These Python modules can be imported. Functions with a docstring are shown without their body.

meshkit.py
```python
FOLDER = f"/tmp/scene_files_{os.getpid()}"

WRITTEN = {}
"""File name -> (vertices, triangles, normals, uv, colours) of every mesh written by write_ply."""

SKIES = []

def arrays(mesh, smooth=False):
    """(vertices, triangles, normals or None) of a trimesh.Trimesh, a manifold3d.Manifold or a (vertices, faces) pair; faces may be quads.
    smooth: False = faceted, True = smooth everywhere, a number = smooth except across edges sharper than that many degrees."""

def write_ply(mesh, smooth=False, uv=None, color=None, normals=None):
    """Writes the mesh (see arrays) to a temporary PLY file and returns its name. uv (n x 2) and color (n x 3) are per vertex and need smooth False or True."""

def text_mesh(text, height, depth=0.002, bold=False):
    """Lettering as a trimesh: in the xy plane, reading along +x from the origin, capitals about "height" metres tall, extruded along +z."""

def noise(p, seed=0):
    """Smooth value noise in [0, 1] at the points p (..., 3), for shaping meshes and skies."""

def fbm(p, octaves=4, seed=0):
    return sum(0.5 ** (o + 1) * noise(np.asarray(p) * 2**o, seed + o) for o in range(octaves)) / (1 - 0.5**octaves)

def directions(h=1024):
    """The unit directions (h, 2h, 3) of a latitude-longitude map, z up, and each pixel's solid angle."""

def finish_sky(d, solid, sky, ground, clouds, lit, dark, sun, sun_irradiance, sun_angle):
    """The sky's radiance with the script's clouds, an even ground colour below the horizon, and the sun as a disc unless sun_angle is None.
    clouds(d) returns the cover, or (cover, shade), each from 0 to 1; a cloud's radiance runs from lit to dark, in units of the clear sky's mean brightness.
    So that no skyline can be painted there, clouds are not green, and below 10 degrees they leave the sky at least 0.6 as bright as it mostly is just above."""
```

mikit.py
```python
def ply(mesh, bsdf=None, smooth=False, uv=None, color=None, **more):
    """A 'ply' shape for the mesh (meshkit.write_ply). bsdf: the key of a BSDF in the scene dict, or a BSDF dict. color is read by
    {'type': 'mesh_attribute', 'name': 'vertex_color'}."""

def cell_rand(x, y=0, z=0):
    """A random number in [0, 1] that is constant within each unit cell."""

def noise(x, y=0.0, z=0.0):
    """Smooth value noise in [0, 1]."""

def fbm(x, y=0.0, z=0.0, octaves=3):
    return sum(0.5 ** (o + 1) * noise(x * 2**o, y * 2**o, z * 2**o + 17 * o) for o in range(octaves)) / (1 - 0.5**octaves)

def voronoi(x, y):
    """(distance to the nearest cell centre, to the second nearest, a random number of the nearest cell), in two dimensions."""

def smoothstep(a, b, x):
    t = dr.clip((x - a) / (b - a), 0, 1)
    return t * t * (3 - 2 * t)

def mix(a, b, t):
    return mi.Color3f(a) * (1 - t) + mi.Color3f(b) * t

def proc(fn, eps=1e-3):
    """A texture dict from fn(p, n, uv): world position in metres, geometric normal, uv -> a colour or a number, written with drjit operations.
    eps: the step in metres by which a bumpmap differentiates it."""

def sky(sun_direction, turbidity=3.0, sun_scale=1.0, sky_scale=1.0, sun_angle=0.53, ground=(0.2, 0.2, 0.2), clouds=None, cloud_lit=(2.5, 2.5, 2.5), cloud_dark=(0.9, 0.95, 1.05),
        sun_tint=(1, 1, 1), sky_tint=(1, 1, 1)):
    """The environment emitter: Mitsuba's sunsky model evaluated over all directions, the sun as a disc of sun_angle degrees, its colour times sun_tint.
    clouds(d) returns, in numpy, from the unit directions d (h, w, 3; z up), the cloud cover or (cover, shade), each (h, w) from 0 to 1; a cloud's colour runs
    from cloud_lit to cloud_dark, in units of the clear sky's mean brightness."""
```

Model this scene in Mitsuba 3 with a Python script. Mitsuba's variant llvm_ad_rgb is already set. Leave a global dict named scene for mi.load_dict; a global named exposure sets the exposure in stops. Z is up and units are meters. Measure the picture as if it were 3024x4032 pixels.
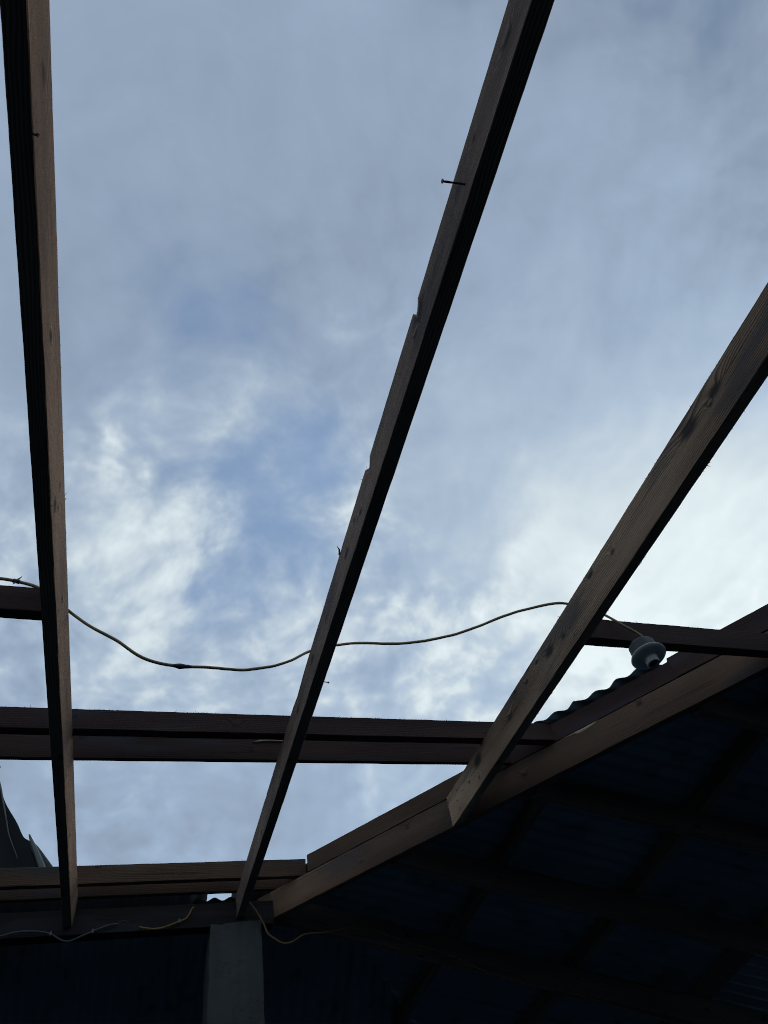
import math
import numpy as np, trimesh, mitsuba as mi, drjit as dr, mikit, meshkit
from mikit import noise, fbm, smoothstep, mix

T = mi.ScalarTransform4f
scene, labels = {}, {}
rng = np.random.default_rng(7)

# ---------------------------------------------------------------- camera
EYE = np.array([0.0, 0.0, 1.5])
FWD = np.array([0.2757, 0.3744, 0.8853])
FWD /= np.linalg.norm(FWD)
DOWN = np.array([0.1196, 0.9009, -0.4172])
scene['camera'] = {'type': 'perspective', 'fov_axis': 'y', 'fov': 77.45, 'near_clip': 0.02, 'far_clip': 500.0,
                   'to_world': T().look_at(origin=EYE.tolist(), target=(EYE + FWD).tolist(), up=(-DOWN).tolist())}

# ---------------------------------------------------------------- sky: a broken, layered overcast
exposure = 3.05


def lobe(d, c, width):
    c = np.array(c, float) / np.linalg.norm(c)
    return np.exp(-(np.degrees(np.arccos(np.clip(d @ c, -1, 1))) / width) ** 2)


def gnoise(x, y, seed):
    """Gradient noise in the plane, about -0.7 to 0.7."""
    ix, iy = np.floor(x).astype(np.int64), np.floor(y).astype(np.int64)
    fx, fy = x - ix, y - iy
    u, v = fx ** 3 * (fx * (fx * 6 - 15) + 10), fy ** 3 * (fy * (fy * 6 - 15) + 10)

    def corner(a, b):
        h = ((ix + a) * 374761393 + (iy + b) * 668265263 + seed * 144665) & 0xFFFFFFFF
        h = ((h ^ (h >> 13)) * 1274126177) & 0xFFFFFFFF
        an = ((h ^ (h >> 16)) & 0xFFFF) * (2 * np.pi / 65536)
        return np.cos(an) * (fx - a) + np.sin(an) * (fy - b)

    return (corner(0, 0) * (1 - u) + corner(1, 0) * u) * (1 - v) + (corner(0, 1) * (1 - u) + corner(1, 1) * u) * v


def cloud_noise(x, y, octaves, seed, gain=0.52):
    out, a = 0.0, 1.0
    for o in range(octaves):
        out = out + a * gnoise(x, y, seed + o)
        x, y, a = 1.62 * x - 1.24 * y + 3.7, 1.24 * x + 1.62 * y - 1.9, a * gain
    return out


def step01(a, b, x):
    t = np.clip((x - a) / (b - a), 0, 1)
    return t * t * (3 - 2 * t)


def clouds(d):
    z = np.maximum(d[..., 2], 0.02) + 0.10
    x, y = d[..., 0] / z, d[..., 1] / z
    wx, wy = cloud_noise(x * 2.2 + 7, y * 2.2, 3, 11), cloud_noise(x * 2.2, y * 2.2 + 5, 3, 23)
    fx, fy = cloud_noise(x * 9 + 2, y * 9, 2, 41), cloud_noise(x * 9, y * 9 + 8, 2, 53)
    qx, qy = x + 0.06 * wx + 0.012 * fx, y + 0.06 * wy + 0.012 * fy
    dw = d + np.stack([0.10 * wx + 0.03 * fx, 0.10 * wy + 0.03 * fy, 0 * wx], -1)      # cloud masses with ragged outlines
    dw /= np.linalg.norm(dw, axis=-1, keepdims=True)
    bill = cloud_noise(qx * 6.2, qy * 6.2, 7, 71, 0.56)                                  # heaped cloud
    lee = cloud_noise((qx + 0.022) * 6.2, (qy + 0.015) * 6.2, 5, 71, 0.56)               # the same, a little nearer the sun
    soft = cloud_noise(qx * 1.9 + 3.35, qy * 2.3 + 0.2, 5, 97, 0.46)                                # high thin layer
    wisp = cloud_noise(qx * 4.0 + qy * 3.0, qy * 9.0 - qx * 2, 4, 131, 0.5)
    # thin layer: bright towards the hidden sun, heavy and grey away from it
    broad = cloud_noise(x * 1.5 + 0.5 * wx + 1.3, y * 1.7 + 0.5 * wy + 4.1, 3, 151, 0.45)
    t = 0.270 + 0.17 * soft + 0.13 * broad + 0.014 * wisp
    t = t + 0.48 * lobe(dw, (0.70, 0.31, 0.64), 17) + 0.20 * lobe(dw, (0.60, 0.40, 0.66), 30)
    t = t - 0.16 * lobe(dw, (0.62, -0.36, 0.70), 26) - 0.10 * lobe(dw, (0.20, -0.35, 0.90), 16)
    t = t - 0.07 * lobe(dw, (0.10, 0.72, 0.69), 12) + 0.10 * lobe(dw, (-0.30, 0.05, 0.95), 10)
    # heaps
    heap = 1.15 * lobe(dw, (-0.15, 0.46, 0.87), 11) + 0.95 * lobe(dw, (-0.03, 0.57, 0.82), 8) + 0.8 * lobe(dw, (0.17, 0.58, 0.80), 7) + 0.75 * lobe(dw, (0.37, 0.57, 0.73), 9)
    heap = heap + 0.8 * lobe(dw, (0.60, 0.50, 0.62), 11) + 0.55 * lobe(dw, (0.19, 0.28, 0.94), 4.5) + 0.6 * lobe(dw, (0.20, 0.41, 0.89), 3.5) + 0.45 * lobe(dw, (-0.07, 0.80, 0.60), 8)
    heap = heap + 0.35 * lobe(dw, (0.34, 0.76, 0.55), 7) + 0.3 * lobe(dw, (0.12, 0.10, 0.99), 12)
    m = step01(0.05, 1.05, heap * (0.85 + 0.75 * bill) + 0.10 * bill)
    t = t + m * (0.27 + 0.20 * bill + 0.34 * (bill - lee)) + (1 - m) * (0.055 * bill + 0.08 * (bill - lee))
    # gaps where the blue shows through
    gap = 0.95 * lobe(dw, (0.05, 0.42, 0.90), 7) + 0.95 * lobe(dw, (0.13, 0.48, 0.865), 6) + 0.45 * lobe(dw, (-0.09, 0.10, 0.99), 9) + 0.60 * lobe(dw, (0.06, 0.27, 0.96), 9)
    gap = gap + 0.35 * lobe(dw, (0.30, 0.44, 0.85), 6)
    gap = step01(0.10, 1.35, gap * (1.0 - 0.9 * bill - 0.3 * wisp) + 0.12 * soft) * (1 - 0.85 * m)
    haze = step01(0.10, 0.32, t) * (1 - step01(0.45, 0.80, t))      # where the layer is thin the blue tints it
    cover = 0.98 - 0.60 * gap - 0.24 * haze * (1 - gap)
    return cover, 1 - np.clip(t, 0, 1)


scene['sky'] = mikit.sky((0.93, 0.30, 0.45), turbidity=3, sun_scale=0.04, sun_angle=24, sky_scale=1.0, clouds=clouds,
                         cloud_lit=(1.32, 1.48, 1.51), cloud_dark=(0.285, 0.395, 0.585), sky_tint=(0.99, 1.04, 1.07), ground=(0.1, 0.12, 0.14))

# ---------------------------------------------------------------- frames: the open roof slope rises away from the camera at 14 degrees
S, C = math.sin(math.radians(14)), math.cos(math.radians(14))
AX = np.array([1.0, 0, 0])            # along the purlins
RD = np.array([0, C, S])              # up the rafters
NM = np.array([0, -S, C])             # out of the roof
UP = np.array([0, 0, 1.0])


def W(u, v, n):
    return EYE + u * AX + v * RD + n * NM


def E(x, y, z):
    return EYE + np.array([x, y, z], float)


def unit(a):
    a = np.asarray(a, float)
    return a / np.linalg.norm(a)


HIP = unit(W(-1, 1.4, 0) - W(0, 0, 0))                 # up the hip
HIPN = unit(1.4 * AX + 1.0 * RD)                       # across it, away from the camera
HUP = unit(np.cross(HIPN, HIP))
HUP = HUP if HUP[2] > 0 else -HUP
R2D = unit([0.956, 0, -0.294])                         # down the covered slope to the right
N2 = unit(np.cross(R2D, HIP))
N2 = N2 if N2[2] > 0 else -N2
Q2 = unit(np.cross(N2, R2D))
P2 = W(1.163, 2.526, 1.2)

# ---------------------------------------------------------------- materials


def wood(tone_dark, tone_light, knots=(), rough=0.8, dense=1.0, stain=0.6, pale_span=None):
    """uv in metres: along the board, round its section."""
    kn = [(float(a), float(b), float(r)) for a, b, r in knots]

    def warp(u, v):
        g = v * (150.0 * dense) + 5.0 * fbm(u * 1.1, v * 6.0, 3.0, 3) + 1.2 * fbm(u * 9.0, v * 40.0, 1.0, 2)
        k = mi.Float(0.0)
        for a, b, r in kn:
            e = dr.square((u - a) / 2.4) + dr.square(v - b)
            w = dr.exp(-e / (r * r * 3.0))
            g = g + 3.5 * w
            k = dr.maximum(k, dr.exp(-dr.square((dr.square((u - a) / 1.9) + dr.square(v - b) + 4e-5 * (noise(u * 90.0, v * 200.0) - 0.5)) / (r * r))))
        cu, cv = dr.floor(u * 1.7), dr.floor(v / 0.15)                     # scattered small knots
        ka = (cu + 0.2 + 0.6 * mikit.cell_rand(cu, cv, 5.0)) / 1.7
        kb = (cv + 0.15 + 0.6 * mikit.cell_rand(cu, cv, 9.0)) * 0.15
        kr = 0.004 + 0.006 * mikit.cell_rand(cu, cv, 13.0)
        e = dr.square((u - ka) / 2.0) + dr.square(v - kb)
        g = g + 3.0 * dr.exp(-e / (kr * kr * 6.0))
        k = dr.maximum(k, 0.85 * dr.exp(-dr.square(e / (kr * kr))))
        return g, k

    def colour(p, n, uv):
        u, v = uv.x, uv.y
        g, k = warp(u, v)
        f = g - dr.floor(g)
        ring = smoothstep(0.25, 0.85, f) * (1 - smoothstep(0.92, 1.0, f))
        fib = fbm(u * 7.0, v * 420.0, 0.0, 2)
        blot = fbm(u * 2.3, v * 14.0, 8.0, 4)
        t = 0.68 - 0.62 * ring + 0.20 * (fib - 0.5) + 1.1 * (blot - 0.5)
        c = mix(tone_dark, tone_light, dr.clip(t, 0.0, 1.0))
        if pale_span:                                   # the board turns paler and warmer along this stretch
            c = mix(c, c * 1.75 + mi.Color3f(0.02, 0.012, 0.004), smoothstep(pale_span[0], pale_span[1], u + 0.06 * (blot - 0.5)))
        st = smoothstep(0.56, 0.76, fbm(u * 3.1 + 40.0, v * 16.0, 2.0, 4)) * stain
        c = mix(c, mi.Color3f(0.045, 0.047, 0.055), st)
        check = smoothstep(0.80, 0.86, noise(u * 5.0, v * 420.0, 4.0)) * smoothstep(0.45, 0.7, noise(u * 2.0, v * 30.0, 9.0))
        c = c * (1 - 0.55 * check)
        return mix(c, mi.Color3f(0.022, 0.018, 0.016), dr.clip(k, 0.0, 0.92))

    def height(p, n, uv):
        u, v = uv.x, uv.y
        g, k = warp(u, v)
        f = g - dr.floor(g)
        return 0.6 * smoothstep(0.25, 0.85, f) * (1 - smoothstep(0.92, 1.0, f)) + 0.6 * fbm(u * 9.0, v * 420.0, 0.0, 2) - 0.7 * k

    return {'type': 'twosided', 'bsdf': {'type': 'bumpmap', 'arbitrary': mikit.proc(height, eps=6e-4), 'scale': 0.0007,
            'nested': {'type': 'principled', 'base_color': mikit.proc(colour), 'roughness': rough, 'specular': 0.25}}}


# perimeter coordinate of a face: near side 0.., top 1.., far side 2.., bottom 3..
R3K = [(0.464, .082, .014), (0.494, .067, .006), (0.578, .085, .020), (1.125, .105, .009), (1.455, .075, .016), (1.542, .100, .007), (1.641, .090, .008),
       (1.729, .112, .006), (1.813, .064, .012), (2.141, .085, .022), (2.258, .060, .006), (2.334, .067, .004), (1.607, .120, .008)]
R2K = [(-0.05, .06, .010), (0.10, .072, .005), (0.43, .085, .020), (0.47, .055, .008), (0.95, .050, .007), (0.98, .055, .005), (1.10, .06, .012), (1.56, .07, .010), (1.80, .06, .012)]
scene['wood_brown'] = wood((0.048, 0.025, 0.015), (0.145, 0.082, 0.048), stain=0.55)
scene['wood_knotty'] = wood((0.075, 0.043, 0.026), (0.36, 0.235, 0.148), R3K, dense=1.0, stain=0.55, pale_span=(2.05, 2.35))
scene['wood_hip'] = wood((0.055, 0.030, 0.020), (0.21, 0.122, 0.076), stain=0.55, pale_span=(62.3, 62.9))
scene['wood_grey'] = wood((0.095, 0.058, 0.041), (0.255, 0.168, 0.122), R2K, stain=0.5)
scene['wood_pale'] = wood((0.105, 0.064, 0.044), (0.245, 0.165, 0.120), ((0.62, 0.05, .008), (1.05, 0.055, .006), (1.02, .03, .012)), stain=0.3)
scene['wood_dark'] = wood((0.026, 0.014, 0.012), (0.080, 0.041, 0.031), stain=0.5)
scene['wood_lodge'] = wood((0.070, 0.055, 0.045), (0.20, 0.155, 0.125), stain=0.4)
scene['wood_shaded'] = wood((0.010, 0.008, 0.008), (0.030, 0.020, 0.017), stain=0.3)  # darker copy of the wood, shade at the ridge put into its tone
scene['fresh_wood'] = {'type': 'twosided', 'bsdf': {'type': 'principled', 'base_color': {'type': 'rgb', 'value': [0.52, 0.38, 0.24]}, 'roughness': 0.7}}


def metal_colour(p, n, uv):
    s = fbm(p.x * 3.0, p.y * 3.0, p.z * 3.0, 4)
    r = smoothstep(0.55, 0.75, fbm(p.x * 9.0, p.y * 9.0, p.z * 9.0 + 5.0, 4))
    return mix(mix(mi.Color3f(0.12, 0.15, 0.165), mi.Color3f(0.24, 0.275, 0.285), s), mi.Color3f(0.10, 0.07, 0.05), 0.5 * r)


scene['sheet_metal'] = {'type': 'twosided', 'bsdf': {'type': 'principled', 'base_color': mikit.proc(metal_colour), 'roughness': 0.5, 'metallic': 0.2, 'specular': 0.3}}


def green_metal(p, n, uv):
    s = fbm(p.x * 20.0, p.y * 20.0, p.z * 6.0, 4)
    return mix(mi.Color3f(0.04, 0.045, 0.04), mi.Color3f(0.11, 0.118, 0.105), s)


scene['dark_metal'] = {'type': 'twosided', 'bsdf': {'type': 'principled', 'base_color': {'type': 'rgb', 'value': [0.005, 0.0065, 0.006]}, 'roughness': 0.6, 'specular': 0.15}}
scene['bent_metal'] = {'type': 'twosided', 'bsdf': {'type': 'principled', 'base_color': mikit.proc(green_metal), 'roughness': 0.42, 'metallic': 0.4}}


def concrete(p, n, uv):
    s = fbm(p.x * 9.0, p.y * 9.0, p.z * 5.0, 5)
    pits = smoothstep(0.66, 0.8, noise(p.x * 130.0, p.y * 130.0, p.z * 130.0)) * smoothstep(0.5, 0.7, noise(p.x * 12.0, p.y * 12.0, p.z * 12.0))
    streak = fbm(p.x * 40.0, p.y * 40.0, p.z * 2.0, 3)
    return mix(mi.Color3f(0.045, 0.048, 0.044), mi.Color3f(0.11, 0.115, 0.105), dr.clip(0.6 * s + 0.4 * streak, 0.0, 1.0)) * (1 - 0.25 * pits)


def concrete_h(p, n, uv):
    return fbm(p.x * 60.0, p.y * 60.0, p.z * 60.0, 4) + 0.6 * noise(p.x * 300.0, p.y * 300.0, p.z * 300.0)


scene['concrete'] = {'type': 'twosided', 'bsdf': {'type': 'bumpmap', 'arbitrary': mikit.proc(concrete_h, eps=2e-3), 'scale': 0.004,
                     'nested': {'type': 'principled', 'base_color': mikit.proc(concrete), 'roughness': 0.9, 'specular': 0.2}}}


def floor_colour(p, n, uv):
    s = fbm(p.x * 1.3, p.y * 1.3, 0.0, 5)
    return mix(mi.Color3f(0.10, 0.20, 0.31), mi.Color3f(0.15, 0.29, 0.44), s)  # unseen floor, its blue invented for the bounce on the undersides


scene['floor_bounce'] = {'type': 'twosided', 'bsdf': {'type': 'principled', 'base_color': mikit.proc(floor_colour), 'roughness': 0.85}}


def cable_colour(p, n, uv):
    s = fbm(p.x * 30.0, p.y * 30.0, p.z * 30.0, 3)
    return mix(mi.Color3f(0.17, 0.115, 0.04), mi.Color3f(0.34, 0.25, 0.10), s)


scene['cable_sheath'] = {'type': 'twosided', 'bsdf': {'type': 'principled', 'base_color': mikit.proc(cable_colour), 'roughness': 0.4}}
scene['cable_dull'] = {'type': 'twosided', 'bsdf': {'type': 'principled', 'base_color': {'type': 'rgb', 'value': [0.15, 0.09, 0.022]}, 'roughness': 0.5}}
scene['cable_yellow'] = {'type': 'twosided', 'bsdf': {'type': 'principled', 'base_color': {'type': 'rgb', 'value': [0.22, 0.11, 0.014]}, 'roughness': 0.4}}
scene['cable_grey'] = {'type': 'twosided', 'bsdf': {'type': 'principled', 'base_color': {'type': 'rgb', 'value': [0.06, 0.063, 0.068]}, 'roughness': 0.45}}
scene['clip_plastic'] = {'type': 'twosided', 'bsdf': {'type': 'principled', 'base_color': {'type': 'rgb', 'value': [0.12, 0.12, 0.12]}, 'roughness': 0.5}}
scene['black_tape'] = {'type': 'twosided', 'bsdf': {'type': 'principled', 'base_color': {'type': 'rgb', 'value': [0.02, 0.022, 0.025]}, 'roughness': 0.5}}
scene['nail_steel'] = {'type': 'twosided', 'bsdf': {'type': 'principled', 'base_color': {'type': 'rgb', 'value': [0.06, 0.05, 0.055]}, 'roughness': 0.5, 'metallic': 0.5}}


def lamp_colour(p, n, uv):
    s = fbm(p.x * 60.0, p.y * 60.0, p.z * 60.0, 4)
    dirt = smoothstep(0.52, 0.72, fbm(p.x * 25.0 + 3.0, p.y * 25.0, p.z * 25.0, 4))
    return mix(mix(mi.Color3f(0.34, 0.34, 0.30), mi.Color3f(0.48, 0.475, 0.43), s), mi.Color3f(0.20, 0.21, 0.19), 0.5 * dirt)


scene['lamp_plastic'] = {'type': 'twosided', 'bsdf': {'type': 'principled', 'base_color': mikit.proc(lamp_colour), 'roughness': 0.38, 'specular': 0.5}}
scene['box_plastic'] = {'type': 'twosided', 'bsdf': {'type': 'principled', 'base_color': {'type': 'rgb', 'value': [0.085, 0.098, 0.098]}, 'roughness': 0.55, 'specular': 0.3}}
scene['socket_dark'] = {'type': 'twosided', 'bsdf': {'type': 'principled', 'base_color': {'type': 'rgb', 'value': [0.14, 0.15, 0.145]}, 'roughness': 0.6}}

# ---------------------------------------------------------------- helpers


def numbered(name):
    if name not in scene:
        return name
    k = 1
    while f'{name}_{k:03d}' in scene:
        k += 1
    return f'{name}_{k:03d}'


def put(name, mesh, mat, parent=None, label=None, cat=None, group=None, kind=None, uv=None, smooth=False):
    key = numbered(name if parent is None else parent + '__' + name)
    scene[key] = mikit.ply(mesh, mat, smooth=smooth, uv=uv)
    tag = {k: x for k, x in (('label', label), ('category', cat), ('group', group), ('kind', kind)) if x}
    if tag:
        labels[key] = tag
    return key


def beam(O, A, B, U, s0, s1, w, d, uoff, step=0.02, rough=0.0012, bow=0.003, cut0=0.0, cut1=0.0, notch=None, hairs=(), seed=0, chamfer=0.0015, bite=None):
    """A sawn board: O is on its near bottom edge, A runs along, B across the bottom, U up its side. cut: shear of the end cuts per metre of B.
    notch(s) and bite(s): depth lost at the top edge (right across) and at the near top arris only."""
    A, B, U = unit(A), unit(B), unit(U)
    n = max(int((s1 - s0) / step), 2) + 1
    base = np.linspace(0, 1, n)
    ch = chamfer
    ring = [(0, ch), (0, d - ch), (ch, d), (w - ch, d), (w, d - ch), (w, ch), (w - ch, 0), (ch, 0)]
    face_v = {0: 0.0, 2: 1.0, 4: 2.0, 6: 3.0, 1: 0.9, 3: 1.9, 5: 2.9, 7: 3.9}

    def pts(i):
        b, c = ring[i]
        s = s0 + cut0 * b + base * (s1 - s0 + (cut1 - cut0) * b)
        q = np.stack([s * 14, np.full(n, i // 2 * 7.3 + seed * 3.1), np.full(n, 0.5)], -1)
        q2 = np.stack([s * 150, np.full(n, i // 2 * 5.7 + seed), np.full(n, 2.5)], -1)
        low = np.stack([s * 0.7, np.full(n, seed * 9.1), np.full(n, 0.5)], -1)
        db = (meshkit.fbm(q, 2, 1) - 0.5) * 2 * rough + (meshkit.noise(q2, 6) - 0.5) * rough * 0.2 + (meshkit.noise(low, 3) - 0.5) * bow
        dc = (meshkit.fbm(q, 2, 2) - 0.5) * 2 * rough + (meshkit.noise(q2, 8) - 0.5) * rough * 0.2 + (meshkit.noise(low, 4) - 0.5) * bow
        cc = np.full(n, float(c))
        if notch is not None:
            lost = notch(s)
            cc = np.minimum(cc, d - lost - (ch if c < d and c > d / 2 else 0) * (lost > 0))
        if bite is not None and i in (1, 2):
            cc = cc - bite(s)
        return O + s[:, None] * A + (b + db)[:, None] * B + (cc + dc)[:, None] * U, s

    rings = [pts(i) for i in range(8)]
    V, UV, F = [], [], []
    at = 0
    for k in range(8):
        i, j = k, (k + 1) % 8
        (pa, sa), (pb, sb) = rings[i], rings[j]
        width = math.hypot(ring[i][0] - ring[j][0], ring[i][1] - ring[j][1])
        v0 = face_v[k]
        V += [pa, pb]
        # the near side carries its height above the bottom edge as v
        UV += [np.stack([sa + uoff, np.full(n, v0)], -1), np.stack([sb + uoff, np.full(n, v0 + width)], -1)]
        a = np.arange(n - 1)
        F.append(np.stack([at + a, at + a + 1, at + n + a + 1, at + n + a], -1))
        at += 2 * n
    for e in (0, -1):
        V.append(np.array([r[0][e] for r in rings]))
        UV.append(np.array([[uoff + 50 + 0.15 * b, 5 + c] for b, c in ring]))
        F.append(np.array([[at, at + q, at + q + 1, at + q + 1] for q in range(1, 7)]))
        at += 8
    V, UV = np.vstack(V), np.vstack(UV)
    F = np.vstack(F)
    F = np.vstack([F[:, [0, 1, 2]], F[:, [0, 2, 3]]])
    # splinters standing off the sawn arrises
    hv, hf = [], []
    r = np.random.default_rng(100 + seed)
    for (b, c, db, dc, count, lo, hi) in hairs:
        for _ in range(count):
            s = r.uniform(lo, hi)
            if r.random() < 0.5:
                s = lo + (hi - lo) * (0.15 + 0.7 * (int(s * 7) % 5) / 5) + r.normal(0, 0.03)
            L = r.uniform(0.002, 0.006) * (1 if r.random() < 0.93 else 2.2)
            root = O + s * A + b * B + c * U
            dirn = unit(A * r.normal(0, 1.1) + B * (db + r.normal(0, 0.4)) + U * (dc + r.normal(0, 0.3)))
            side = unit(np.cross(dirn, A + 0.3 * U)) * r.uniform(0.0004, 0.001)
            bend = unit(np.cross(dirn, side)) * L * r.uniform(-0.3, 0.3)
            k = len(hv)
            root = root - dirn * 0.002
            hv += [root - side, root + side, root + dirn * L * 0.55 + side * 0.6 + bend * 0.4, root + dirn * L + bend, root + A * 0.0015]
            hf += [[k, k + 1, k + 2], [k, k + 2, k + 3], [k + 4, k + 1, k + 2], [k + 4, k, k + 3]]
    if hv:
        F = np.vstack([F, np.array(hf) + len(V)])
        V = np.vstack([V, np.array(hv)])
        UV = np.vstack([UV, np.tile([[uoff, 0.9]], (len(hv), 1))])
    return (V, F), UV


def smooth_path(points, step=0.008):
    p = np.asarray(points, float)
    from scipy.interpolate import CubicSpline
    s = np.r_[0, np.cumsum(np.linalg.norm(np.diff(p, axis=0), axis=1))]
    c = CubicSpline(s, p)
    return c(np.linspace(0, s[-1], max(int(s[-1] / step), 8)))


def tube(points, r, sides=10, flat=1.0, up=UP):
    p = np.asarray(points, float)
    r = np.broadcast_to(np.asarray(r, float), (len(p),))
    t = np.gradient(p, axis=0)
    t /= np.linalg.norm(t, axis=1, keepdims=True)
    a = np.cross(t, up)
    bad = np.linalg.norm(a, axis=1) < 1e-3
    a[bad] = np.cross(t[bad], [1, 0.2, 0])
    a /= np.linalg.norm(a, axis=1, keepdims=True)
    b = np.cross(a, t)
    an = np.arange(sides) * 2 * np.pi / sides
    v = p[:, None] + r[:, None, None] * (np.cos(an)[None, :, None] * a[:, None] * flat + np.sin(an)[None, :, None] * b[:, None])
    n = len(p)
    i, j = np.meshgrid(np.arange(n - 1), np.arange(sides), indexing='ij')
    f = np.stack([i * sides + j, i * sides + (j + 1) % sides, (i + 1) * sides + (j + 1) % sides, (i + 1) * sides + j], -1).reshape(-1, 4)
    f = np.vstack([f[:, [0, 1, 2]], f[:, [0, 2, 3]]])
    v = np.vstack([v.reshape(-1, 3), p[:1], p[-1:]])
    k = np.arange(sides)
    f = np.vstack([f, np.stack([k * 0 + n * sides, (k + 1) % sides, k], -1), np.stack([k * 0 + n * sides + 1, (n - 1) * sides + k, (n - 1) * sides + (k + 1) % sides], -1)])
    return v, f


def join(*meshes):
    v, f, at = [], [], 0
    for m in meshes:
        a, b = (np.asarray(m.vertices), np.asarray(m.faces)) if hasattr(m, 'vertices') else m
        v.append(a)
        f.append(np.asarray(b) + at)
        at += len(a)
    return np.vstack(v), np.vstack(f)


def nail(base, direction, length, r=0.0019, bend=0.0):
    d = unit(direction)
    side = unit(np.cross(d, [0.3, 0.9, 0.2]))
    s = np.linspace(-0.012, length, 9)
    path = np.array([base + d * x + side * bend * max(x, 0) ** 2 for x in s])
    e = unit(path[-1] - path[-2])
    head = tube(np.array([path[-1] - e * 0.0006, path[-1], path[-1] + e * 0.0012, path[-1] + e * 0.0016]), np.array([r * 1.2, r * 2.0, r * 2.0, r * 1.4]), 12, up=[0.2, 0.5, 0.8])
    return join(tube(path, r * (1 + 0.12 * np.sin(np.arange(9) * 2.1)), 9, up=[0.2, 0.5, 0.8]), head)


# ---------------------------------------------------------------- ground and enclosure
gx = np.array([[-60, -60, 0], [60, -60, 0], [60, 60, 0], [-60, 60, 0]], float)
put('ground', (gx, np.array([[0, 1, 2], [0, 2, 3]])), 'floor_bounce', kind='structure', label='unseen floor and ground, tinted blue to bounce light up under the roof')

# ---------------------------------------------------------------- the three open rafters


def tri_notch(specs):
    def f(s):
        out = np.zeros_like(s)
        for a, b, c, depth in specs:            # starts at a, deepest at b, shut at c
            out = np.maximum(out, np.where((s > a) & (s <= b), depth * np.clip((s - a) / (b - a), 0, 1) ** 0.7, 0))
            out = np.maximum(out, np.where((s > b) & (s < c), depth * np.clip((c - s) / max(c - b, 1e-6), 0, 1), 0))
        return out * (1 + 0.10 * np.sin(s * 900))
    return f


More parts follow.
